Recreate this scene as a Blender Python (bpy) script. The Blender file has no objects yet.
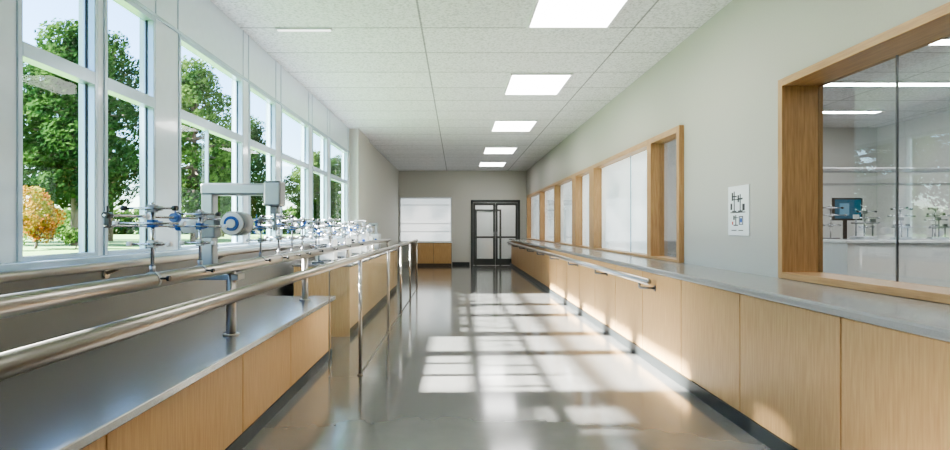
import bpy, bmesh, math, random
from mathutils import Vector, Matrix
random.seed(7)
S = bpy.context.scene
COL = S.collection
try:
    S.view_settings.look = 'AgX - Medium High Contrast'
except Exception:
    pass

# ------------------------------------------------------------ materials
def newmat(name):
    m = bpy.data.materials.new(name); m.use_nodes = True
    nt = m.node_tree; nt.nodes.clear()
    out = nt.nodes.new('ShaderNodeOutputMaterial')
    return m, nt, out

def prin(name, col, rough=0.5, metal=0.0, var=0.06, scale=(3, 3, 3), nscale=4.0, bump=0.0, coat=0.0, rvar=0.05, col2=None, coatr=.05):
    m, nt, out = newmat(name)
    p = nt.nodes.new('ShaderNodeBsdfPrincipled')
    nt.links.new(p.outputs[0], out.inputs[0])
    geo = nt.nodes.new('ShaderNodeNewGeometry')
    mp = nt.nodes.new('ShaderNodeMapping'); mp.inputs['Scale'].default_value = scale
    nt.links.new(geo.outputs['Position'], mp.inputs[0])
    nz = nt.nodes.new('ShaderNodeTexNoise'); nz.inputs['Scale'].default_value = nscale
    nz.inputs['Detail'].default_value = 4
    nt.links.new(mp.outputs[0], nz.inputs['Vector'])
    cr = nt.nodes.new('ShaderNodeValToRGB')
    a = [max(0, c * (1 - var)) for c in col]; b = [min(1, c * (1 + var)) for c in col]
    if col2: a, b = col, col2
    cr.color_ramp.elements[0].position = 0.3; cr.color_ramp.elements[1].position = 0.7
    cr.color_ramp.elements[0].color = (*a, 1); cr.color_ramp.elements[1].color = (*b, 1)
    nt.links.new(nz.outputs['Fac'], cr.inputs[0])
    nt.links.new(cr.outputs[0], p.inputs['Base Color'])
    mr = nt.nodes.new('ShaderNodeMapRange')
    mr.inputs['To Min'].default_value = max(0, rough - rvar); mr.inputs['To Max'].default_value = rough + rvar
    nt.links.new(nz.outputs['Fac'], mr.inputs['Value']); nt.links.new(mr.outputs[0], p.inputs['Roughness'])
    p.inputs['Metallic'].default_value = metal
    p.inputs['Coat Weight'].default_value = coat; p.inputs['Coat Roughness'].default_value = coatr
    if bump:
        bp = nt.nodes.new('ShaderNodeBump'); bp.inputs['Strength'].default_value = bump; bp.inputs['Distance'].default_value = 0.01
        nt.links.new(nz.outputs['Fac'], bp.inputs['Height']); nt.links.new(bp.outputs[0], p.inputs['Normal'])
    return m

def emis(name, col, st):
    m, nt, out = newmat(name)
    e = nt.nodes.new('ShaderNodeEmission'); e.inputs[0].default_value = (*col, 1); e.inputs[1].default_value = st
    nt.links.new(e.outputs[0], out.inputs[0]); return m

def glass(name, tint=(0.95, 0.98, 0.98), rough=0.01, base=0.04, mult=0.8):
    m, nt, out = newmat(name)
    t = nt.nodes.new('ShaderNodeBsdfTransparent'); t.inputs[0].default_value = (*tint, 1)
    g = nt.nodes.new('ShaderNodeBsdfGlossy'); g.inputs['Roughness'].default_value = rough
    f = nt.nodes.new('ShaderNodeLayerWeight'); f.inputs[0].default_value = 0.5
    pw = nt.nodes.new('ShaderNodeMath'); pw.operation = 'POWER'; pw.inputs[1].default_value = 5
    ad = nt.nodes.new('ShaderNodeMath'); ad.operation = 'MULTIPLY_ADD'; ad.use_clamp = True; ad.inputs[1].default_value = mult; ad.inputs[2].default_value = base
    mx = nt.nodes.new('ShaderNodeMixShader')
    nt.links.new(f.outputs['Facing'], pw.inputs[0]); nt.links.new(pw.outputs[0], ad.inputs[0]); nt.links.new(ad.outputs[0], mx.inputs[0])
    nt.links.new(t.outputs[0], mx.inputs[1]); nt.links.new(g.outputs[0], mx.inputs[2])
    nt.links.new(mx.outputs[0], out.inputs[0]); return m

def tiles(name):
    m, nt, out = newmat(name)
    p = nt.nodes.new('ShaderNodeBsdfPrincipled'); nt.links.new(p.outputs[0], out.inputs[0])
    geo = nt.nodes.new('ShaderNodeNewGeometry')
    mp = nt.nodes.new('ShaderNodeMapping'); mp.inputs['Location'].default_value = (.38 + 2.28 * 3, 5.1, 0)
    nt.links.new(geo.outputs['Position'], mp.inputs[0])
    bk = nt.nodes.new('ShaderNodeTexBrick'); bk.offset = 0; bk.squash = 1
    bk.inputs['Color1'].default_value = (0.80, 0.80, 0.81, 1); bk.inputs['Color2'].default_value = (0.76, 0.76, 0.77, 1)
    bk.inputs['Mortar'].default_value = (0.32, 0.32, 0.33, 1)
    bk.inputs['Scale'].default_value = 1; bk.inputs['Mortar Size'].default_value = 0.011
    bk.inputs['Brick Width'].default_value = 2.28; bk.inputs['Row Height'].default_value = 0.855
    nt.links.new(mp.outputs[0], bk.inputs['Vector'])
    nz = nt.nodes.new('ShaderNodeTexNoise'); nz.inputs['Scale'].default_value = 34; nz.inputs['Detail'].default_value = 6; nz.inputs['Roughness'].default_value = .7
    nt.links.new(geo.outputs['Position'], nz.inputs['Vector'])
    cr = nt.nodes.new('ShaderNodeValToRGB'); cr.color_ramp.elements[0].position = .36; cr.color_ramp.elements[1].position = .54
    cr.color_ramp.elements[0].color = (.62, .62, .62, 1); cr.color_ramp.elements[1].color = (1, 1, 1, 1)
    nt.links.new(nz.outputs['Fac'], cr.inputs[0])
    mu = nt.nodes.new('ShaderNodeMixRGB'); mu.blend_type = 'MULTIPLY'; mu.inputs[0].default_value = 1
    nt.links.new(bk.outputs['Color'], mu.inputs[1]); nt.links.new(cr.outputs[0], mu.inputs[2])
    nt.links.new(mu.outputs[0], p.inputs['Base Color'])
    bp = nt.nodes.new('ShaderNodeBump'); bp.inputs['Strength'].default_value = 0.15; bp.inputs['Distance'].default_value = 0.01
    nt.links.new(nz.outputs['Fac'], bp.inputs['Height']); nt.links.new(bp.outputs[0], p.inputs['Normal'])
    p.inputs['Roughness'].default_value = 0.7
    return m

def leafmat(name, c1, c2, ns=1.6):
    m, nt, out = newmat(name)
    geo = nt.nodes.new('ShaderNodeNewGeometry')
    nz = nt.nodes.new('ShaderNodeTexNoise'); nz.inputs['Scale'].default_value = ns; nz.inputs['Detail'].default_value = 6
    nt.links.new(geo.outputs['Position'], nz.inputs['Vector'])
    cr = nt.nodes.new('ShaderNodeValToRGB'); cr.color_ramp.elements[0].position = 0.38; cr.color_ramp.elements[1].position = 0.62
    cr.color_ramp.elements[0].color = (*c1, 1); cr.color_ramp.elements[1].color = (*c2, 1)
    nt.links.new(nz.outputs['Fac'], cr.inputs[0])
    d = nt.nodes.new('ShaderNodeBsdfDiffuse'); t = nt.nodes.new('ShaderNodeBsdfTranslucent')
    mx = nt.nodes.new('ShaderNodeMixShader'); mx.inputs[0].default_value = 0.35
    nt.links.new(cr.outputs[0], d.inputs[0]); nt.links.new(cr.outputs[0], t.inputs[0])
    nt.links.new(d.outputs[0], mx.inputs[1]); nt.links.new(t.outputs[0], mx.inputs[2])
    nt.links.new(mx.outputs[0], out.inputs[0]); return m

def glowmat(name, glow):  # emission takes the surface colour, standing in for light falling on it
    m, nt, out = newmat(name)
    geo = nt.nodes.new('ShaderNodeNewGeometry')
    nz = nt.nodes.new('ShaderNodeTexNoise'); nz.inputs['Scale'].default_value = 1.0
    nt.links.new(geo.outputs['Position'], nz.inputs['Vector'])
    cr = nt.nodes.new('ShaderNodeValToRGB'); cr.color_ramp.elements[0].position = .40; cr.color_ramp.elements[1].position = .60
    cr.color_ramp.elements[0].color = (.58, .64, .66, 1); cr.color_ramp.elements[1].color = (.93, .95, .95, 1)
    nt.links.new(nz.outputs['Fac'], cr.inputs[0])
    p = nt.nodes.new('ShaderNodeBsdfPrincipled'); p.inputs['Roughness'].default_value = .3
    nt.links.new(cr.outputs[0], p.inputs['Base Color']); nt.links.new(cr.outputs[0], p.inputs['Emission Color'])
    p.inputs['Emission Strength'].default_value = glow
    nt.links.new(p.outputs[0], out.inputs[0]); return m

M = {}
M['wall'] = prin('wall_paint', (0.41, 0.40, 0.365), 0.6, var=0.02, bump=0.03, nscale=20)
M['wallfar_lightened'] = prin('wall_paint_lightened_far_end', (0.56, 0.545, 0.49), 0.6, var=0.02, bump=0.03, nscale=20)  # wall colour lightened to make up for weaker light at the far end
M['labwall'] = prin('lab_wall_paint', (0.60, 0.60, 0.58), 0.6, var=0.02)
M['soffit'] = prin('soffit_panel', (0.70, 0.80, 0.89), 0.14, var=0.02, coat=.5)
M['lowwall'] = prin('low_wall_panel', (0.18, 0.17, 0.16), 0.45, var=0.0, rvar=0.0)
M['floor'] = prin('epoxy_floor', (0.155, 0.147, 0.138), 0.17, var=0.04, nscale=2.0, rvar=0.015, coat=.8, coatr=.10)
M['ceil'] = tiles('ceiling_tiles')
M['oak'] = prin('oak_veneer', (0.47, 0.27, 0.11), 0.38, scale=(14, 14, 0.9), nscale=5, col2=(0.58, 0.36, 0.165), bump=0.03)
M['oakpale'] = prin('honey_oak_veneer', (0.52, 0.34, 0.18), 0.4, scale=(14, 14, 0.9), nscale=5, col2=(0.62, 0.44, 0.25), bump=0.03)
M['oakf'] = prin('oak_frame', (0.32, 0.175, 0.075), 0.4, scale=(14, 14, 0.9), nscale=5, col2=(0.46, 0.275, 0.125), bump=0.03)
M['oakh'] = prin('oak_frame_horizontal', (0.32, 0.175, 0.075), 0.4, scale=(14, 0.9, 14), nscale=5, col2=(0.46, 0.275, 0.125), bump=0.03)
M['carc'] = prin('cabinet_carcass', (0.10, 0.07, 0.045), 0.6)
M['kick'] = prin('dark_kick', (0.025, 0.028, 0.028), 0.35)
M['topR'] = prin('grey_laminate', (0.28, 0.27, 0.258), 0.18, var=0.05, nscale=40, rvar=0.03)
M['topL'] = prin('brushed_steel_top', (0.50, 0.48, 0.46), 0.2, metal=0.85, var=0.01, rvar=0.0)
M['steel'] = prin('brushed_steel', (0.42, 0.38, 0.345), 0.3, metal=1.0, var=0.02, rvar=0.01)
M['steeld'] = prin('dark_steel', (0.22, 0.22, 0.23), 0.3, metal=0.9)
M['chrome'] = prin('chrome', (0.5, 0.5, 0.52), 0.2, metal=1.0, var=0.02, rvar=0.01)
M['frame'] = prin('silver_blue_window_frame', (0.50, 0.62, 0.73), 0.22, metal=0.3, var=0.02)
M['white'] = prin('white_plastic', (0.72, 0.73, 0.74), 0.3, var=0.02)
M['gloss'] = prin('gloss_white_panel', (0.88, 0.89, 0.89), 0.12, var=0.01)
M['alu'] = prin('satin_aluminium', (0.40, 0.40, 0.41), 0.35, metal=0.8, var=0.02)
M['grey'] = prin('grey_plastic', (0.30, 0.31, 0.32), 0.35)
M['blue'] = prin('blue_plastic', (0.02, 0.09, 0.34), 0.3)
M['red'] = prin('red_ink', (0.5, 0.06, 0.04), 0.5)
M['black'] = prin('black_plastic', (0.02, 0.02, 0.022), 0.3)
M['door'] = prin('dark_door_metal', (0.05, 0.055, 0.05), 0.35)
M['glass'] = glass('clear_glass', base=.012, mult=.4)
M['glassR'] = glass('interior_glass', (0.92, 0.95, 0.95), base=0.07)
M['glassD'] = glass('door_glass', (0.95, 0.97, 0.97), base=0.05)
M['glassB'] = glass('reflective_interior_glass', (0.96, 0.98, 0.98), base=0.13)
M['glassP'] = glass('partition_glass', (0.97, 0.985, 0.985), base=0.05, mult=.12)
M['blind'] = glowmat('white_blind_painted_glow', 1.6)  # glow imitates bright sunlit panes; the blinds are no light source
M['servep_glow'] = glowmat('white_panel_painted_glow', 1.1)  # glow imitates the shine of the white panel; nothing lights it from behind
M['lamp'] = emis('lamp_diffuser', (1, 0.99, 0.97), 12)
M['streak'] = emis('faint_strip_diffuser', (1, 1, .98), 3)
M['lampl'] = emis('lab_lamp_diffuser', (1, 1, 1), 32)
M['lampv_added'] = emis('added_vestibule_lamp', (1, 1, 1), 60)
M['screen'] = emis('monitor_screen', (0.03, 0.11, 0.17), 1.0)
M['screen2'] = emis('screen_window', (0.14, 0.28, 0.38), 1.0)
M['grass'] = prin('grass', (0.045, 0.12, 0.012), 0.9, col2=(0.09, 0.20, 0.025), nscale=2, scale=(1, 1, 1), bump=0.3)
M['bark'] = prin('bark', (0.10, 0.07, 0.05), 0.9, var=0.3, scale=(6, 6, 1), bump=0.4)
M['leaf'] = leafmat('green_leaves', (0.012, 0.036, 0.011), (0.048, 0.095, 0.024))
M['leafb'] = leafmat('bright_leaves', (0.03, 0.07, 0.016), (0.10, 0.16, 0.04))
M['leafr'] = leafmat('autumn_leaves', (0.32, 0.10, 0.02), (0.20, 0.20, 0.03), 2.6)
M['paper'] = prin('poster_paper', (0.70, 0.72, 0.73), 0.4, var=0.01)

# ------------------------------------------------------------ builder
class B:
    def __init__(s): s.bm = bmesh.new()
    def box(s, lo, hi, mi=0, bev=0.0):
        lo = Vector(lo); hi = Vector(hi)
        vs = bmesh.ops.create_cube(s.bm, size=1)['verts']
        c = (lo + hi) / 2; d = hi - lo
        for v in vs: v.co = Vector((v.co.x * d.x, v.co.y * d.y, v.co.z * d.z)) + c
        fs = {f for v in vs for f in v.link_faces}
        for f in fs: f.material_index = mi
        if bev:
            es = list({e for v in vs for e in v.link_edges})
            bmesh.ops.bevel(s.bm, geom=es, offset=bev, segments=2, affect='EDGES', profile=0.5)
        return s
    def cyl(s, p1, p2, r, r2=None, seg=20, mi=0):
        p1 = Vector(p1); p2 = Vector(p2); d = p2 - p1
        mat = Matrix.Translation((p1 + p2) / 2) @ d.to_track_quat('Z', 'Y').to_matrix().to_4x4()
        vs = bmesh.ops.create_cone(s.bm, cap_ends=True, segments=seg, radius1=r, radius2=r if r2 is None else r2, depth=d.length, matrix=mat)['verts']
        for f in {f for v in vs for f in v.link_faces}:
            f.material_index = mi; f.smooth = len(f.verts) == 4
        return s
    def sph(s, c, r, mi=0, sc=(1, 1, 1), seg=16):
        mat = Matrix.Translation(c) @ Matrix.Diagonal((*sc, 1))
        vs = bmesh.ops.create_uvsphere(s.bm, u_segments=seg, v_segments=seg // 2, radius=r, matrix=mat)['verts']
        for f in {f for v in vs for f in v.link_faces}: f.material_index = mi; f.smooth = True
        return s
    def obj(s, name, mats, origin=(0, 0, 0), parent=None, label=None, cat=None, kind=None, group=None):
        o = Vector(origin)
        for v in s.bm.verts: v.co -= o
        me = bpy.data.meshes.new(name); s.bm.to_mesh(me); s.bm.free()
        for m in (mats if isinstance(mats, (list, tuple)) else [mats]): me.materials.append(M[m] if isinstance(m, str) else m)
        ob = bpy.data.objects.new(name, me); COL.objects.link(ob)
        if parent: ob.parent = parent
        else: ob.location = o
        tag(ob, label, cat, kind, group); return ob

def tag(ob, label=None, cat=None, kind=None, group=None):
    if label: ob['label'] = label
    if cat: ob['category'] = cat
    if kind: ob['kind'] = kind
    if group: ob['group'] = group
    return ob

def empty(name, loc, label, cat, kind=None, group=None):
    e = bpy.data.objects.new(name, None); e.location = loc; e.empty_display_size = 0.1
    COL.objects.link(e); return tag(e, label, cat, kind, group)

def copy_thing(top, loc, label=None, rotz=0.0, scale=None):
    n = top.copy(); COL.objects.link(n); n.location = loc
    if rotz: n.rotation_euler.z = rotz
    if scale: n.scale = (scale,) * 3
    if label: n['label'] = label
    def rec(a, b):
        for c in a.children:
            k = c.copy(); COL.objects.link(k); k.parent = b
            rec(c, k)
    rec(top, n); return n

# ------------------------------------------------------------ dimensions
CZ = 3.55; XL = -2.33; XR = 2.6; YF = 21.0; YB = -2.6
LABX = 9.0

# floor / ceiling
B().box((XL - 0.25, YB, -0.15), (LABX, YF + 2.6, 0)).obj('floor', 'floor', label='polished grey epoxy floor of a long corridor', cat='floor', kind='structure')
B().box((XL - 0.25, YB, CZ), (LABX, YF + 2.6, CZ + 0.2)).obj('ceiling', 'ceil', label='white suspended tile ceiling with thin grid lines', cat='ceiling', kind='structure')

# left window wall
LW0 = [(0.35, 1.35), (1.55, 2.8), (3.0, 3.585), (3.73, 4.28), (4.72, 6.05), (6.30, 7.15), (7.45, 8.75), (9.05, 10.0), (10.3, 11.85)]
e_ = .04
LW = [(a - e_, c + e_) for a, c in LW0]
ZB, ZT1, ZT2, ZT = 1.21, 2.32, 2.40, 3.02
b = B()
b.box((XL - 0.12, YB, 0), (XL, YF, ZB))
b.box((XL - 0.12, YB, ZT), (XL, YF, CZ))
prev = YB
for (a, c) in LW + [(YF, YF)]:
    b.box((XL - 0.12, prev, ZB), (XL, a, ZT)); prev = c
b.obj('wall_left', 'soffit', label='glossy bluish window wall with piers and soffit', cat='wall', kind='structure')
B().box((XL, 12.1, 0), (XL + 0.14, YF, CZ)).box((XL, 12.1, 0), (XL + 0.2, 13.6, CZ)).obj('wall_pier', 'wallfar_lightened', label='solid beige wall section beyond the windows', cat='wall', kind='structure')
B().box((XL, YB, 0.0), (XL + 0.03, 12.1, ZB - 0.03)).obj('trim_1', 'lowwall', label='smooth dark grey panelling under the window sill', cat='wall panel', kind='structure')
B().box((XL - 0.02, YB, ZB - 0.03), (XL + 0.09, 12.1, ZB + 0.01), bev=0.005).obj('trim_2', 'frame', label='continuous silver-blue window sill', cat='window sill', kind='structure')
jb = B()
for (a, c) in LW:
    jb.box((XL, a - .012, ZT), (XL + .006, a, CZ)); jb.box((XL, c, ZT), (XL + .006, c + .012, CZ))
jb.box((XL, YB, ZT + .002), (XL + .012, 12.1, ZT + .03))
jb.obj('trim_3', 'frame', label='slim silver-blue joints dividing glossy soffit panels', cat='trim', kind='structure')
for i, (a, c) in enumerate(LW):
    w = empty('window_%d' % (i + 1), (XL - 0.1, (a + c) / 2, ZB), 'tall silver-framed window with transom looking onto garden', 'window', 'structure')
    x0, x1 = XL - 0.07, XL + 0.01; t = 0.035
    f = B()
    f.box((x0, a, ZB), (x1, a + t, ZT), bev=0.004); f.box((x0, c - t, ZB), (x1, c, ZT), bev=0.004)
    f.box((x0, a + t, ZB), (x1, c - t, ZB + t)); f.box((x0, a + t, ZT - t), (x1, c - t, ZT))
    f.box((x0, a + t, ZT1), (x1, c - t, ZT2))
    if i == 4:
        m_ = a + (c - a) * .42; f.box((x0 + .03, m_ - 0.012, ZB + t), (x1 - .02, m_ + 0.012, ZT1))
    f.obj('window_frame', 'frame', w.location, w)
    g = B(); g.box((XL - 0.055, a + t, ZB + t), (XL - 0.05, c - t, ZT1)); g.box((XL - 0.055, a + t, ZT2), (XL - 0.05, c - t, ZT - t))
    g.obj('window_glass', 'glass', w.location, w)
    if i >= 2:
        gk = B(); 
        for (z0, z1) in ((ZB + t, ZT1), (ZT2, ZT - t)):
            gk.box((XL - 0.05, a + t, z0), (XL - 0.04, a + t + 0.010, z1)); gk.box((XL - 0.05, c - t - 0.010, z0), (XL - 0.04, c - t, z1))
        gk.obj('gasket', 'black', w.location, w)

# right wall with openings
O1 = (1.0, 4.48); O2 = (6.41, 20.4); RB, RT = 1.002, 2.58
b = B()
b.box((XR, YB, 0), (XR + 0.28, YF, RB)); b.box((XR, YB, RT), (XR + 0.28, YF, CZ))
b.box((XR, YB, RB), (XR + 0.28, O1[0], RT)); b.box((XR, O1[1], RB), (XR + 0.28, O2[0], RT)); b.box((XR, O2[1], RB), (XR + 0.28, YF, RT))
b.obj('wall_right', 'wall', label='beige painted corridor wall with interior windows', cat='wall', kind='structure')

# far wall
DX0, DX1, DZ = 0.52, 2.36, 2.45
b = B()
b.box((XL, YF, 0), (DX0, YF + 0.2, CZ)); b.box((DX1, YF, 0), (XR + 0.28, YF + 0.2, CZ)); b.box((DX0, YF, DZ), (DX1, YF + 0.2, CZ))
b.obj('wall_far', 'wallfar_lightened', label='warm beige end wall around dark double doors', cat='wall', kind='structure')
b = B()
b.box((DX0 - .6, YF + 2.4, 0), (DX1 + .6, YF + 2.5, CZ)); b.box((DX0 - .7, YF + 0.2, 0), (DX0 - .6, YF + 2.5, CZ)); b.box((DX1 + .6, YF + 0.2, 0), (DX1 + .7, YF + 2.5, CZ))
b.obj('wall_vestibule', 'labwall', label='pale vestibule walls beyond the end doors', cat='wall', kind='structure')
b = B(); b.box((.75, YF + 2.36, 0), (.83, YF + 2.4, 2.1)); b.box((1.77, YF + 2.36, 0), (1.85, YF + 2.4, 2.1)); b.box((.75, YF + 2.36, 2.1), (1.85, YF + 2.4, 2.18))
b.obj('door_2', 'door', label='dark door frame at the back of vestibule', cat='door', kind='structure')
B().box((XL - .25, YB - 0.1, 0), (LABX, YB, CZ)).obj('wall_near', 'wall', label='beige wall closing the near end of corridor', cat='wall', kind='structure')
b = B(); b.box((LABX, YB, 0), (LABX + 0.1, YF, CZ)); b.obj('wall_lab_side', 'labwall', label='pale laboratory side wall', cat='wall', kind='structure')
b = B(); b.box((XR + .28, 12.0, 0), (LABX, 12.1, CZ)); b.box((XR + .28, YF, 0), (LABX, YF + .1, CZ)); b.obj('wall_lab_back', 'labwall', label='pale laboratory partition wall', cat='wall', kind='structure')

B().box((1.985, YB, 0), (2.015, YF - .02, 0.10)).obj('baseboard_right', 'kick', label='black toe kick under oak cabinets', cat='baseboard', kind='structure')
B().box((-1.385, YB, 0), (-1.36, 6.1, 0.09)).obj('baseboard_left', 'kick', label='black toe kick under oak cabinets', cat='baseboard', kind='structure')
B().box((-0.18, YF - .02, 0), (DX0 - 0.05, YF, 0.12)).obj('baseboard_far', 'kick', label='black baseboard on the end wall', cat='baseboard', kind='structure')

# double doors
d = empty('door_1', ((DX0 + DX1) / 2, YF, 0), 'dark metal double doors with glass panes', 'door', 'structure')
f = B(); f.box((DX0, YF - .03, 0), (DX0 + .08, YF + .1, DZ)); f.box((DX1 - .08, YF - .03, 0), (DX1, YF + .1, DZ)); f.box((DX0, YF - .03, DZ - .1), (DX1, YF + .1, DZ))
f.obj('door_frame', 'door', d.location, d)
mid = (DX0 + DX1) / 2
for (a, c, h) in ((DX0 + .085, mid - .005, 1), (mid + .005, DX1 - .085, -1)):
    l = B(); y0, y1 = YF + .01, YF + .06; t = .08
    l.box((a, y0, .01), (a + t, y1, DZ - .11)); l.box((c - t, y0, .01), (c, y1, DZ - .11))
    l.box((a + t, y0, .01), (c - t, y1, .25)); l.box((a + t, y0, DZ - .20), (c - t, y1, DZ - .11)); l.box((a + t, y0, 1.02), (c - t, y1, 1.09))
    lo = l.obj('door_leaf', 'door', d.location, d)
    g = B(); g.box((a + t, y0 + .02, .25), (c - t, y0 + .025, 1.02)); g.box((a + t, y0 + .02, 1.09), (c - t, y0 + .025, DZ - .20)); go = g.obj('door_glass', 'glassD', d.location, lo)
    hx = c - .05 if h > 0 else a + .05
    hb = B(); hb.cyl((hx, y0 - .05, .9), (hx, y0 - .05, 1.3), .012); hb.cyl((hx, y0 - .05, .93), (hx, y0, .93), .01); hb.cyl((hx, y0 - .05, 1.27), (hx, y0, 1.27), .01)
    hb.obj('door_handle', 'chrome', d.location, lo, label='chrome pull handle')

# ------------------------------------------------------------ right interior windows
def wood_window(n, y0, y1, x0, x1, t, label, blind=False, mull=None, glassx=None, bot=.03, tj=None, mw=.012):
    w = empty('window_%d' % n, ((x0 + x1) / 2, (y0 + y1) / 2, RB), label, 'window', 'structure')
    tj = tj or t
    f = B()
    f.box((x0, y0, RB), (x1, y0 + t, RT), bev=.003); f.box((x0, y1 - tj, RB), (x1, y1, RT), bev=.003)
    f.obj('window_jamb', 'oakf', w.location, w)
    f = B(); f.box((x0, y0 + t, RT - t), (x1, y1 - tj, RT), bev=.003); f.box((x0, y0 + t, RB), (x1, y1 - tj, RB + bot), bev=.003)
    f.obj('window_rail', 'oakh', w.location, w)
    gx = glassx or (x1 - .04)
    B().box((gx, y0 + t, RB + bot), (gx + .006, y1 - tj, RT - t)).obj('window_glass', 'glassR' if n == 10 else 'glassB', w.location, w)
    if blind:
        B().box((gx + .04, y0 + t, RB + bot), (gx + .05, y1 - tj, RT - t)).obj('window_blind', 'blind', w.location, w, label='white blind with sunlit glow put into its material')
    if mull:
        B().box((gx - .004, mull - mw, RB + bot), (gx + .010, mull + mw, RT - t)).obj('mullion', 'steeld' if not blind else 'frame', w.location, w)
wood_window(10, O1[0], O1[1], 2.565, 2.89, 0.06, 'large oak-framed interior window into laboratory', mull=3.63, glassx=2.85, bot=.05, mw=.004)
bays = [(6.41, 7.42, None), (7.42, 10.7, 8.55), (10.7, 12.3, None), (12.3, 14.6, None), (14.6, 17.2, None), (17.2, 20.4, None)]
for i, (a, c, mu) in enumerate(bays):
    wood_window(11 + i, a, c, 2.54, 2.72, 0.075, 'oak-framed interior window with white blind painted to glow' if i else 'oak-framed interior window with clear glass', blind=i > 0, glassx=2.65, mull=mu, tj=.3 if i in (1, 2) else None)

# ------------------------------------------------------------ cabinets
def cabinet(fx, bx, y0, y1, z1, label, group, toe=.1, dm='oak'):
    s = 1 if bx > fx else -1
    o = (fx, (y0 + y1) / 2, 0)
    e = empty('cabinet', o, label, 'cabinet', group=group)
    b = B(); b.box((min(fx + s * .02, bx), y0 + .002, 0.001), (max(fx + s * .02, bx), y1 - .002, z1)); b.obj('body', 'carc', o, e)
    b = B(); xa, xb = sorted((fx, fx + s * .019)); b.box((xa, y0 + .005, toe), (xb, y1 - .005, z1 - .012), bev=.003); b.obj('door', dm, o, e)
    return e
y = .84 - 1.04 * 3
while y < 20.4:
    cabinet(2.0, 2.58, y, min(y + 1.04, YF - .03), .945, 'flat-fronted honey oak base cabinet under grey worktop', 'oak base cabinets under the long grey worktop'); y += 1.04
B().box((1.935, YB + .02, .947), (2.598, YF - .02, 1.0), bev=.015).obj('worktop', 'topR', (1.945, 9, .947), label='long grey laminate worktop with rounded edge over oak cabinets', cat='worktop')
for a, c in ((-1.0, .8), (.8, 2.19), (2.19, 3.585), (3.585, 4.62), (4.62, 6.09)):
    cabinet(-1.37, -2.29, a, c, .615, 'low oak base cabinet under steel worktop', 'low oak cabinets under the steel worktop', .09)
B().box((-2.29, -1.0, .617), (-1.325, 6.12, .66), bev=.006).obj('worktop', 'topL', (-1.4, 3, .617), label='low brushed steel worktop beside the windows', cat='worktop')
YC = 7.22; FX = -1.38
for k in range(7):
    cabinet(FX, -2.1, YC + k * .82, YC + (k + 1) * .82, .90, 'honey oak cabinet set behind the glass guard', 'oak cabinets behind the glass guard', dm='oakpale')
b = B().box((-2.1, YC - .02, 0.001), (FX, YC, .90)); b.obj('end_panel', 'oakpale', (-1.7, YC - .01, 0), label='oak end panel closing the cabinet run', cat='panel')
WT = .932
B().box((-2.12, YC - .04, .902), (FX + .02, 12.97, .93), bev=.005).obj('worktop', 'topR', (-1.7, 9, .902), label='grey worktop over oak cabinets crowded with instruments', cat='worktop')

# far alcove cabinets + window
for a, c in ((-1.52, -.86), (-.86, -.2)):
    o = ((a + c) / 2, YF - .5, 0); e = empty('cabinet', o, 'oak base cabinet against the end wall', 'cabinet', group='oak cabinets on the end wall')
    B().box((a, YF - .48, 0.001), (c, YF - .01, .86)).obj('body', 'carc', o, e)
    B().box((a + .005, YF - .5, .1), (c - .005, YF - .481, .85), bev=.003).obj('door', 'oak', o, e)
B().box((-2.15, YF - .54, .862), (-.17, YF - .01, .9), bev=.004).obj('worktop', 'gloss', (-1, YF - .5, .86), label='short bright worktop on the end wall', cat='worktop')
w = empty('window_20', (-1.17, YF, .9), 'glossy white serving window above a short worktop', 'window', 'structure')
f = B()
for x in (-2.15, -.24): f.box((x, YF - .06, .92), (x + .04, YF - .005, 2.56))
f.box((-2.15, YF - .06, 2.5), (-.19, YF - .005, 2.56))
f.obj('window_frame', 'white', w.location, w)
f = B()
for z in (1.25, 1.55, 2.25): f.box((-2.11, YF - .05, z), (-.24, YF - .03, z + .02))
f.obj('glazing_bar', 'grey', w.location, w)
B().box((-2.1, YF - .03, .92), (-.24, YF - .02, 2.5)).obj('window_panel', 'servep_glow', w.location, w)

# ------------------------------------------------------------ rails
def rail(x, z, y0, y1, r):
    b = B(); b.cyl((x, y0, z), (x, y1, z), r, seg=28); b.sph((x, y0, z), r, seg=20); b.sph((x, y1, z), r, seg=20)
    return b
def sup(e, o, x, y, z0, z1, r=.022, nm='post'):
    b = B(); b.cyl((x, y, z0), (x, y, z1), r); b.cyl((x, y, z0), (x, y, z0 + .012), r * 1.7); b.obj(nm, 'steel', o, e)
o = (-.92, 5, 0)
e = empty('handrail', o, 'long brushed steel parallel bar on slim posts', 'handrail')
rail(-.92, 1.12, -.6, 12.9, .027).obj('bar', 'steel', o, e)
for py in (-.4, 5.33, 7.5, 9.2, 11.0, 12.8): sup(e, o, -.92, py, 0.001, 1.10, .017)
o = (-1.56, 5, 0)
e = empty('handrail', o, 'second thicker brushed steel bar standing on the worktop', 'handrail')
rail(-1.56, 1.13, -.6, 12.9, .040).obj('bar', 'steel', o, e)
for py in (-.4, 3.87, 5.75): sup(e, o, -1.56, py, .661, 1.10, .032)
for py in (8.0, 10.4, 12.6): sup(e, o, -1.56, py, WT, 1.10, .024)
o = (-2.16, 5, 1.165)
e = empty('handrail', o, 'steel handrail bracketed below the window sill', 'handrail')
rail(-2.16, 1.165, -.6, 12.0, .026).obj('bar', 'steel', o, e)
for py in (0.5, 2.2, 3.66, 5.3, 7.2, 8.85, 10.9):
    B().cyl((-2.16, py, 1.15), (-2.3, py, 1.10), .011).cyl((-2.298, py, 1.10), (-2.285, py, 1.10), .03).obj('bracket', 'steel', o, e)
o = (1.84, 10, .87)
e = empty('handrail', o, 'continuous steel handrail mounted before the oak cabinets', 'handrail')
rail(1.84, .88, 5.4, 20.3, .033).obj('bar', 'steel', o, e)
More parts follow.
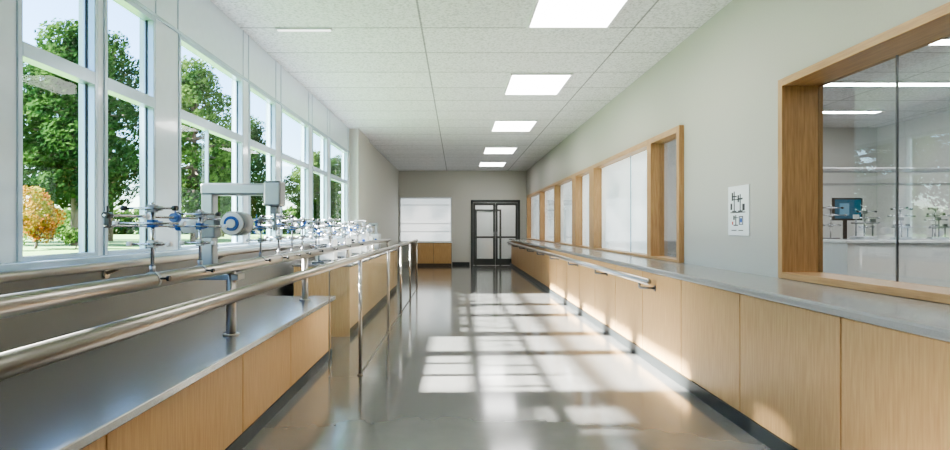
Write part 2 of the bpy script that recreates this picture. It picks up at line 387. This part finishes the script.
for py in [5.65 + 1.8 * k for k in range(9)]:
    B().cyl((1.84, py, .86), (1.84, py, .80), .012).cyl((1.84, py, .80), (1.995, py, .79), .012).cyl((1.99, py, .79), (1.999, py, .79), .03).obj('bracket', 'steeld', o, e)

# glass guard panels
gp = [(5.36, 7.47), (7.53, 9.17), (9.23, 10.97), (11.03, 12.77)]
for a, c in gp:
    o = (-.92, (a + c) / 2, .03); e = empty('glass_panel', o, 'clear glass guard panel between slim steel posts', 'glass panel', group='glass guard panels under the bar')
    B().box((-.925, a, .012), (-.917, c, 1.06)).obj('pane', 'glassP', o, e)
    B().box((-.928, a, .002), (-.914, c, .012)).obj('bottom_channel', 'steel', o, e)
o = (-.93, 5.28, 0); e = empty('glass_panel', o, 'transverse glass end panel with slim steel edges', 'glass panel')
B().box((-1.2, 5.276, .004), (-.66, 5.284, 1.07)).obj('pane', 'glassP', o, e)
B().box((-1.208, 5.27, .001), (-1.2, 5.29, 1.07)).obj('edge_frame', 'steel', o, e)
B().box((-.66, 5.27, .001), (-.652, 5.29, 1.07)).obj('edge_frame', 'steel', o, e)

# ------------------------------------------------------------ lab instruments
def clamp_stand(loc, h=.85, label='steel clamp stand with cross rods and blue clamps', saddle=False, cols=('grey', 'blue', 'alu'), grp=None):
    x, y, z = loc; e = empty('clamp_stand', loc, label, 'lab stand', group=grp or ('clamp stands clipped on the bar' if saddle else 'clamp stands along the worktops'))
    if saddle:
        B().cyl((x, y - .014, z - .037), (x, y + .014, z - .037), .043, seg=20).cyl((x, y, z + .003), (x, y, z + .035), .014, seg=14).obj('saddle_clamp', 'alu', loc, e)
        for sg in (-1, 1): B().cyl((x + sg * .04, y, z - .03), (x + sg * .075, y, z - .03), .006, seg=8).cyl((x + sg * .075, y, z - .03), (x + sg * .09, y, z - .03), .014, seg=12).obj('knob', 'black', loc, e)
    else:
        B().box((x - .08, y - .06, z), (x + .08, y + .06, z + .018), bev=.004).obj('base', 'steeld', loc, e)
    B().cyl((x, y, z + .01), (x, y, z + h), .009, seg=12).sph((x, y, z + h), .012).obj('rod', 'chrome', loc, e)
    for k, (fr, ln, mt) in enumerate(((.94, .13, cols[0]), (.72, .17, cols[1]), (.42, .10, cols[2]))):
        zz = z + h * fr
        c = B(); c.box((x - .02, y - .022, zz - .02), (x + .02, y + .022, zz + .02), bev=.004); c.cyl((x + .02, y, zz), (x + .05, y, zz), .012, seg=10); co = c.obj('clamp', mt, loc, e)
        c = B(); c.cyl((x - ln, y - .03, zz), (x + ln, y - .03, zz), .006, seg=10); c.obj('cross_rod', 'chrome', loc, co)
        for sg in (-1, 1):
            c = B(); c.cyl((x + sg * ln - .012, y - .03, zz), (x + sg * ln + .012, y - .03, zz), .013, seg=12)
            c.obj('knob', 'black' if k == 0 else ('white' if saddle else 'grey'), loc, co)
    return e
def meter(loc, label='white bench instrument with blue dial and display'):
    x, y, z = loc; e = empty('bench_instrument', loc, label, 'lab instrument', group='bench instruments along the worktops')
    b = B(); b.box((x - .10, y - .09, z + .012), (x + .10, y + .09, z + .24), bev=.012)
    for sx in (-.08, .08):
        for sy in (-.07, .07): b.cyl((x + sx, y + sy, z), (x + sx, y + sy, z + .014), .012, seg=10)
    b.obj('housing', 'white', loc, e)
    B().box((x + .03, y - .055, z + .24), (x + .07, y - .015, z + .39), bev=.005).box((x - .06, y - .055, z + .36), (x + .08, y - .015, z + .40), bev=.006).obj('arm', 'grey', loc, e)
    B().cyl((x - .04, y - .10, z + .30), (x - .04, y - .0, z + .30), .045, seg=24).obj('drum', 'white', loc, e)
    B().cyl((x - .04, y - .108, z + .30), (x - .04, y - .10, z + .30), .03, seg=24).obj('dial', 'blue', loc, e, label='blue dial')
    B().box((x - .075, y - .093, z + .12), (x + .02, y - .09, z + .19)).obj('display', 'black', loc, e)
    B().cyl((x + .06, y - .105, z + .15), (x + .06, y - .088, z + .15), .018, seg=16).obj('knob', 'blue', loc, e)
    return e
def manifold(loc, mt='alu', label='slim grey valve manifold with rods and blue levers', grp='valve manifolds along the worktops', mid='blue'):
    x, y, z = loc; e = empty('valve_manifold', loc, label, 'lab instrument', group=grp)
    B().box((x - .14, y - .05, z), (x + .14, y + .05, z + .04), bev=.006).obj('base', 'grey', loc, e)
    for k, dx in enumerate((-.09, .01, .11)):
        hh = (.30, .36, .25)[k]
        c = B().cyl((x + dx, y, z + .04), (x + dx, y, z + hh), .009, seg=12).obj('upright_rod', mt, loc, e)
        B().box((x + dx - .03, y - .014, z + hh - .05), (x + dx + .03, y + .014, z + hh), bev=.003).obj('lever', ('white', mid, 'steeld')[k], loc, c)
    B().cyl((x - .17, y - .03, z + .20), (x + .17, y - .03, z + .20), .010, seg=12).obj('cross_pipe', mt, loc, e)
    return e

# gantry arm, mounted at the second bar
o = (-1.72, 3.9, 1.05); e = empty('instrument_gantry', o, 'large grey articulated metal arm clamped beside the steel bar', 'lab instrument')
B().box((-1.78, 3.85, 1.04), (-1.61, 3.95, 1.10), bev=.006).box((-1.62, 3.84, 1.04), (-1.5, 3.96, 1.082), bev=.005).obj('mounting_plate', 'alu', o, e)
B().box((-1.765, 3.855, 1.10), (-1.68, 3.945, 1.66), bev=.012).obj('column', 'alu', o, e)
a = B(); a.box((-1.77, 3.85, 1.625), (-1.26, 3.95, 1.71), bev=.016); a.box((-1.33, 3.84, 1.55), (-1.21, 3.96, 1.725), bev=.014)
ao = a.obj('arm', 'alu', o, e)
B().box((-1.295, 3.87, 1.50), (-1.24, 3.93, 1.55), bev=.008).cyl((-1.267, 3.9, 1.40), (-1.267, 3.9, 1.50), .008).cyl((-1.267, 3.9, 1.38), (-1.267, 3.9, 1.42), .016).obj('tool_head', 'grey', o, ao)
B().cyl((-1.53, 3.82, 1.43), (-1.53, 3.98, 1.43), .085, seg=36).obj('drum', 'grey', o, e)
B().cyl((-1.53, 3.80, 1.43), (-1.53, 3.82, 1.43), .075, seg=36).obj('drum_face', 'white', o, e)
B().cyl((-1.53, 3.79, 1.43), (-1.53, 3.80, 1.43), .050, seg=36).obj('drum_ring', 'blue', o, e, label='blue drum ring')
B().cyl((-1.53, 3.78, 1.43), (-1.53, 3.79, 1.43), .030, seg=30).obj('drum_hub', 'white', o, e)
B().box((-1.70, 3.985, 1.40), (-1.50, 4.01, 1.46)).box((-1.70, 3.93, 1.40), (-1.68, 4.01, 1.46)).obj('drum_bracket', 'grey', o, e)
B().box((-1.80, 3.845, 1.33), (-1.665, 3.955, 1.50), bev=.01).obj('column_joint', 'grey', o, e)
B().cyl((-1.90, 3.9, 1.42), (-1.79, 3.9, 1.42), .055, seg=24).obj('motor', 'white', o, e)
B().cyl((-1.95, 3.9, 1.42), (-1.90, 3.9, 1.42), .04).obj('knob', 'blue', o, e)

cs = clamp_stand((-1.56, 2.87, 1.171), .35, saddle=True)
for k, py in enumerate((3.4, 4.45, 4.9, 5.3, 5.65, 6.2, 6.9, 7.8, 8.8)):
    copy_thing(cs, (-1.56, py, 1.171), scale=(.95, .9, 1.0, .9, .95, .9, 1, .9, 1)[k])
cs2 = clamp_stand((-1.85, 7.5, WT), .56)
for k, py in enumerate((8.4, 9.6, 11.9)):
    copy_thing(cs2, (-1.85, py, WT), rotz=.6 * k)
ms = meter((-1.85, 7.95, WT))
ms.scale = (1.3,) * 3
for k, py in enumerate((8.95, 10.0, 10.7, 11.4, 12.4)):
    copy_thing(ms, (-1.85, py, WT), rotz=(-.2, .2, 0, .2, -.1)[k], scale=1.3 + .12 * (k % 3))
# long rod carrying knobs
o = (-1.64, 5.3, 1.46); e = empty('instrument_rail', o, 'long thin steel rods carrying sliding knobs and clamps', 'lab instrument')
B().cyl((-1.64, 2.6, 1.46), (-1.64, 7.4, 1.46), .007, seg=10).obj('rod', 'chrome', o, e)
B().cyl((-1.64, 2.6, 1.41), (-1.64, 7.4, 1.41), .005, seg=10).obj('rod', 'chrome', o, e)
for k in range(15):
    py = 2.65 + k * .33 + random.uniform(-.06, .06)
    if abs(py - 3.9) < .1: continue
    mt = ('black', 'white', 'blue', 'alu')[k % 4]; r = random.choice((.014, .02, .026))
    B().cyl((-1.64, py - .025, 1.46), (-1.64, py + .025, 1.46), r, seg=16).box((-1.65, py - .01, 1.40), (-1.63, py + .01, 1.47)).cyl((-1.64, py, 1.46), (-1.64, py, 1.49 + r), .005, seg=8).obj('knob', mt, o, e)

# ------------------------------------------------------------ ceiling lights
def clight(x0, x1, y0, y1, mat='lamp', z=CZ, label='recessed rectangular ceiling light panel', group='ceiling light panels', t=.03):
    o = ((x0 + x1) / 2, (y0 + y1) / 2, z); e = empty('ceiling_light', o, label, 'ceiling light', group=group)
    f = B()
    f.box((x0, y0, z - .022), (x0 + t, y1, z)); f.box((x1 - t, y0, z - .022), (x1, y1, z)); f.box((x0 + t, y0, z - .022), (x1 - t, y0 + t, z)); f.box((x0 + t, y1 - t, z - .022), (x1 - t, y1, z))
    f.obj('light_frame', 'white', o, e)
    B().box((x0 + t, y0 + t, z - .014), (x1 - t, y1 - t, z - .003)).obj('diffuser', mat, o, e)
for y0, y1 in ((-1.6, -.4), (1.6, 2.8), (4.78, 5.98), (7.77, 8.98), (11.15, 12.38), (14.86, 16.1), (18.2, 19.4)):
    clight(.74, 1.62, y0, y1)
clight(-1.95, -1.35, 6.0, 6.09, 'streak', label='short linear ceiling light', group='linear ceiling lights', t=.012)
for yy in (1.5, 4.2, 6.3, 8.2, 10.2): clight(4.2, 7.8, yy, yy + .25, 'lampl', label='unseen ceiling light added to light the blinds from behind', group='laboratory ceiling lights')
for yy in (14.4, 17.4): clight(4.0, 5.5, yy, yy + .6, 'lamp', label='unseen ceiling light added to light the blinds from behind', group='laboratory ceiling lights')  # out-of-view lamps added to light the blinds from the room behind
clight(1.0, 1.8, 22.0, 22.6, 'lampv_added', label='unseen light panel added to brighten the door glass', group='added vestibule lights')  # hidden lamp added so the end door panes look lighter

# ------------------------------------------------------------ poster
o = (XR, 5.16, 1.33); e = empty('wall_poster', o, 'pale grey sheet with dark line drawing of apparatus', 'poster')
B().box((XR - .010, 4.97, 1.33), (XR - .001, 5.35, 1.79), bev=.002).obj('board', 'paper', o, e)
def yz(b, y0, z0, y1, z1): b.box((XR - .0125, min(y0, y1), z0), (XR - .0098, max(y0, y1), z1))
b = B()
def standdraw(yc, z, h):
    yz(b, yc + .006, z, yc - .006, z + h); yz(b, yc + .04, z, yc - .04, z + .01); yz(b, yc + .045, z + h * .72, yc - .045, z + h * .78); yz(b, yc + .045, z + h * .55, yc + .025, z + h * .95)
standdraw(5.23, 1.55, .19); standdraw(5.12, 1.55, .16)
yz(b, 5.30, 1.54, 5.03, 1.548); yz(b, 5.26, 1.66, 5.08, 1.668)
yz(b, 5.08, 1.56, 5.04, 1.62); yz(b, 5.30, 1.57, 5.27, 1.63)
standdraw(5.20, 1.42, .10)
yz(b, 5.14, 1.43, 5.07, 1.438); yz(b, 5.14, 1.50, 5.07, 1.508); yz(b, 5.14, 1.43, 5.132, 1.508); yz(b, 5.078, 1.43, 5.07, 1.508)
yz(b, 5.28, 1.375, 5.19, 1.382); yz(b, 5.15, 1.375, 5.07, 1.382)
b.obj('drawing', 'black', o, e)
b = B(); yz(b, 5.12, 1.45, 5.09, 1.49); b.obj('drawing_accent', 'blue', o, e)
b = B(); yz(b, 5.27, 1.43, 5.25, 1.46); b.obj('drawing_accent', 'red', o, e)

# ------------------------------------------------------------ laboratory beyond big window
b = B(); b.box((4.6, 6.6, 0.001), (8.6, 7.3, 1.22), bev=.01); b.obj('lab_bench', 'gloss', (6.6, 6.95, 0), label='white laboratory bench block', cat='lab bench')
B().box((4.55, 6.55, 1.222), (8.65, 7.35, 1.26), bev=.006).obj('worktop', 'gloss', (6.6, 6.95, 1.22), label='pale top on the white laboratory bench', cat='worktop')
B().box((3.1, 8.6, 0.001), (8.8, 9.3, 1.2), bev=.01).obj('lab_bench', 'grey', (6, 9, 0), label='grey rear laboratory bench', cat='lab bench')
o = (6.2, 8.9, 1.2); e = empty('monitor', o, 'computer monitor with blue screen on laboratory bench', 'monitor')
B().box((5.95, 8.86, 1.52), (6.42, 8.90, 1.88), bev=.008).obj('casing', 'black', o, e)
B().box((5.98, 8.855, 1.55), (6.39, 8.861, 1.85)).obj('screen', 'screen', o, e)
B().box((6.05, 8.851, 1.60), (6.2, 8.856, 1.79)).obj('screen_window', 'screen2', o, e)
B().box((6.15, 8.9, 1.21), (6.2, 8.93, 1.6)).box((6.02, 8.8, 1.2), (6.32, 9.0, 1.215)).obj('stand', 'black', o, e)
ls_ = clamp_stand((4.75, 7.12, 1.261), .42, 'dark steel clamp stand on the white bench', cols=('steeld', 'grey', 'steeld'), grp='dark clamp stands on the laboratory bench')
for k in range(1, 7): copy_thing(ls_, (4.75 + .44 * k, 7.12, 1.261), scale=.8 + .08 * (k % 3))
mf2 = manifold((4.9, 6.75, 1.261), 'steeld', 'dark slim valve manifold on the white bench', 'dark manifolds on the laboratory bench', 'steeld')
for k, px in enumerate((5.35, 5.8, 6.25, 6.7)): copy_thing(mf2, (px, 6.75, 1.261), scale=.75)
for px in (4.3, 5.0, 7.0, 7.6): copy_thing(ls_, (px, 8.9, 1.201), rotz=.2 * px, scale=1.3)
b = B(); b.box((3.6, 7.6, 2.16), (8.9, 7.72, 2.22), bev=.01); b.box((3.6, 7.6, 1.98), (8.9, 7.66, 2.01))
for x in (4.0, 8.4): b.cyl((x, 7.66, 1.98), (x, 7.66, 3.549), .012)
b.obj('service_boom', 'alu', (6, 7.66, 3.55), label='steel service boom hanging from laboratory ceiling', cat='service boom')

# ------------------------------------------------------------ outdoors
GZ = .9
B().box((-70, -30, GZ - .3), (XL - .13, 90, GZ)).obj('ground', 'grass', (-30, 30, GZ), label='sunlit green lawn outside', cat='lawn', kind='structure')
def foliage(blobs, n, ls, o, name, mat, parent):
    vs = []; fs = []
    tot = sum(r[3] ** 2 for r in blobs)
    for (cx, cy, cz, r) in blobs:
        for _ in range(int(n * r * r / tot)):
            v = Vector((random.gauss(0, 1), random.gauss(0, 1), random.gauss(0, 1))).normalized() * r * random.uniform(.45, 1.15) ** .7
            p = Vector((cx, cy, cz)) + Vector((v.x, v.y, v.z * .85))
            a = Vector((random.gauss(0, 1), random.gauss(0, 1), random.gauss(0, 1))).normalized()
            t = a.orthogonal().normalized(); s_ = ls * random.uniform(.6, 1.3); q = a.cross(t)
            i = len(vs); vs += [p - t * s_ - o, p + q * s_ * .5 - o, p + t * s_ - o, p - q * s_ * .5 - o]; fs.append((i, i + 1, i + 2, i + 3))
    me = bpy.data.meshes.new(name); me.from_pydata(vs, [], fs); me.materials.append(M[mat])
    ob = bpy.data.objects.new(name, me); COL.objects.link(ob); ob.parent = parent; return ob
def tree(x, y, h, r, n=15000, mat='leaf', label='tall leafy green deciduous tree', nm='tree', trunk=True, ls=.075):
    o = Vector((x, y, GZ)); e = empty(nm, o, label, 'tree' if trunk else 'bush')
    blobs = []
    b = B(); z = GZ; th = h * .3 if trunk else .15
    b.cyl((x, y, GZ - .05), (x + .05, y, GZ + th), .035 * h * .6, .02 * h, seg=10)
    nb = 30 if trunk else 8
    for k in range(nb):
        an = k * 2.4; f_ = (k + .5) / nb; rr = r * (.9 * math.sin(math.pi * (0.18 + .78 * f_)) ) * random.uniform(.6, 1.1)
        p = Vector((x + rr * math.cos(an) * .8, y + rr * math.sin(an) * .8, GZ + (h * .2 if trunk else .35) + (h * .75 if trunk else h - .7) * f_))
        blobs.append((*p, r * random.uniform(.2, .42) if trunk else r * random.uniform(.38, .55)))
        b.cyl((x + .05, y, GZ + th + (h * .5 * f_ if trunk else 0)), p, .012 * h, .004 * h, seg=6)
    b.cyl((x + .05, y, GZ + th), (x, y, GZ + h * .8), .02 * h, .006 * h, seg=8)
    b.obj('trunk', 'bark', o, e)
    foliage(blobs, n, ls, o, 'foliage', mat, e)
tree(-14.8, 16.5, 6.8, 2.0); tree(-10.9, 16.0, 6.3, 1.6, 20000); tree(-9.4, 20, 6.4, 1.8, 18000, mat='leafb')
tree(-13.4, 21.5, 8.2, 2.0); tree(-18.9, 19.5, 7.6, 2.0, mat='leafb'); tree(-17.5, 24, 8.6, 2.0)
tree(-13.0, 31, 5.8, 2.0, mat='leafb'); tree(-10.0, 26.5, 5.6, 1.8); tree(-8.0, 31, 4.6, 1.6, mat='leafb'); tree(-8.2, 38, 5.2, 1.9)
tree(-9.2, -.4, 9.4, 1.8, 20000, ls=.12); tree(-9.4, 3.1, 9.6, 1.35, 26000, ls=.12)  # unseen trees added to keep sun off the near windows and foreground floor
tree(-10.1, 13.4, 1.65, .6, 4500, 'leafr', 'low round bush with yellow and orange autumn leaves', 'bush', False, .04)
tree(-9.0, 13.2, .65, .4, 1500, 'leafb', 'low rounded green shrub', 'bush', False, .035)
tree(-9.9, 12.2, .5, .4, 1200, 'leafb', 'low rounded green shrub', 'bush', False, .035)
o = Vector((-34, 46, GZ)); e = empty('hedge', o, 'dense distant hedge line closing the lawn', 'hedge', 'stuff')
foliage([(-55 + 2.0 * k, 45 + random.uniform(-2, 2), GZ + .8, 1.6) for k in range(23)], 12000, .28, o, 'hedge_leaves', 'leafb', e)

# ------------------------------------------------------------ light
sd = bpy.data.lights.new('sun', 'SUN'); sd.energy = 125; sd.angle = math.radians(2.2); sd.color = (1, .98, .95)
so = bpy.data.objects.new('sun', sd); COL.objects.link(so); so.location = (-10, 0, 12)
so.rotation_euler = Vector((1, .03, -.645)).to_track_quat('-Z', 'Y').to_euler()
w = bpy.data.worlds.new('World'); S.world = w; w.use_nodes = True
nt = w.node_tree; bg = nt.nodes['Background']
sk = nt.nodes.new('ShaderNodeTexSky'); sk.sky_type = 'NISHITA'; sk.sun_disc = False; sk.sun_elevation = math.radians(34); sk.sun_rotation = math.radians(-90)
sk.air_density = 1.0; sk.dust_density = .2; sk.ozone_density = 4
nt.links.new(sk.outputs[0], bg.inputs[0]); bg.inputs[1].default_value = 0.95

# ------------------------------------------------------------ camera
cd = bpy.data.cameras.new('camera'); cd.sensor_width = 36; cd.lens = 560 / 950 * 36; cd.shift_x = 18 / 950; cd.shift_y = 3 / 950; cd.clip_end = 500
co = bpy.data.objects.new('camera', cd); COL.objects.link(co); co.location = (0, 0, 1.4); co.rotation_euler = (math.pi / 2, 0, 0)
S.camera = co
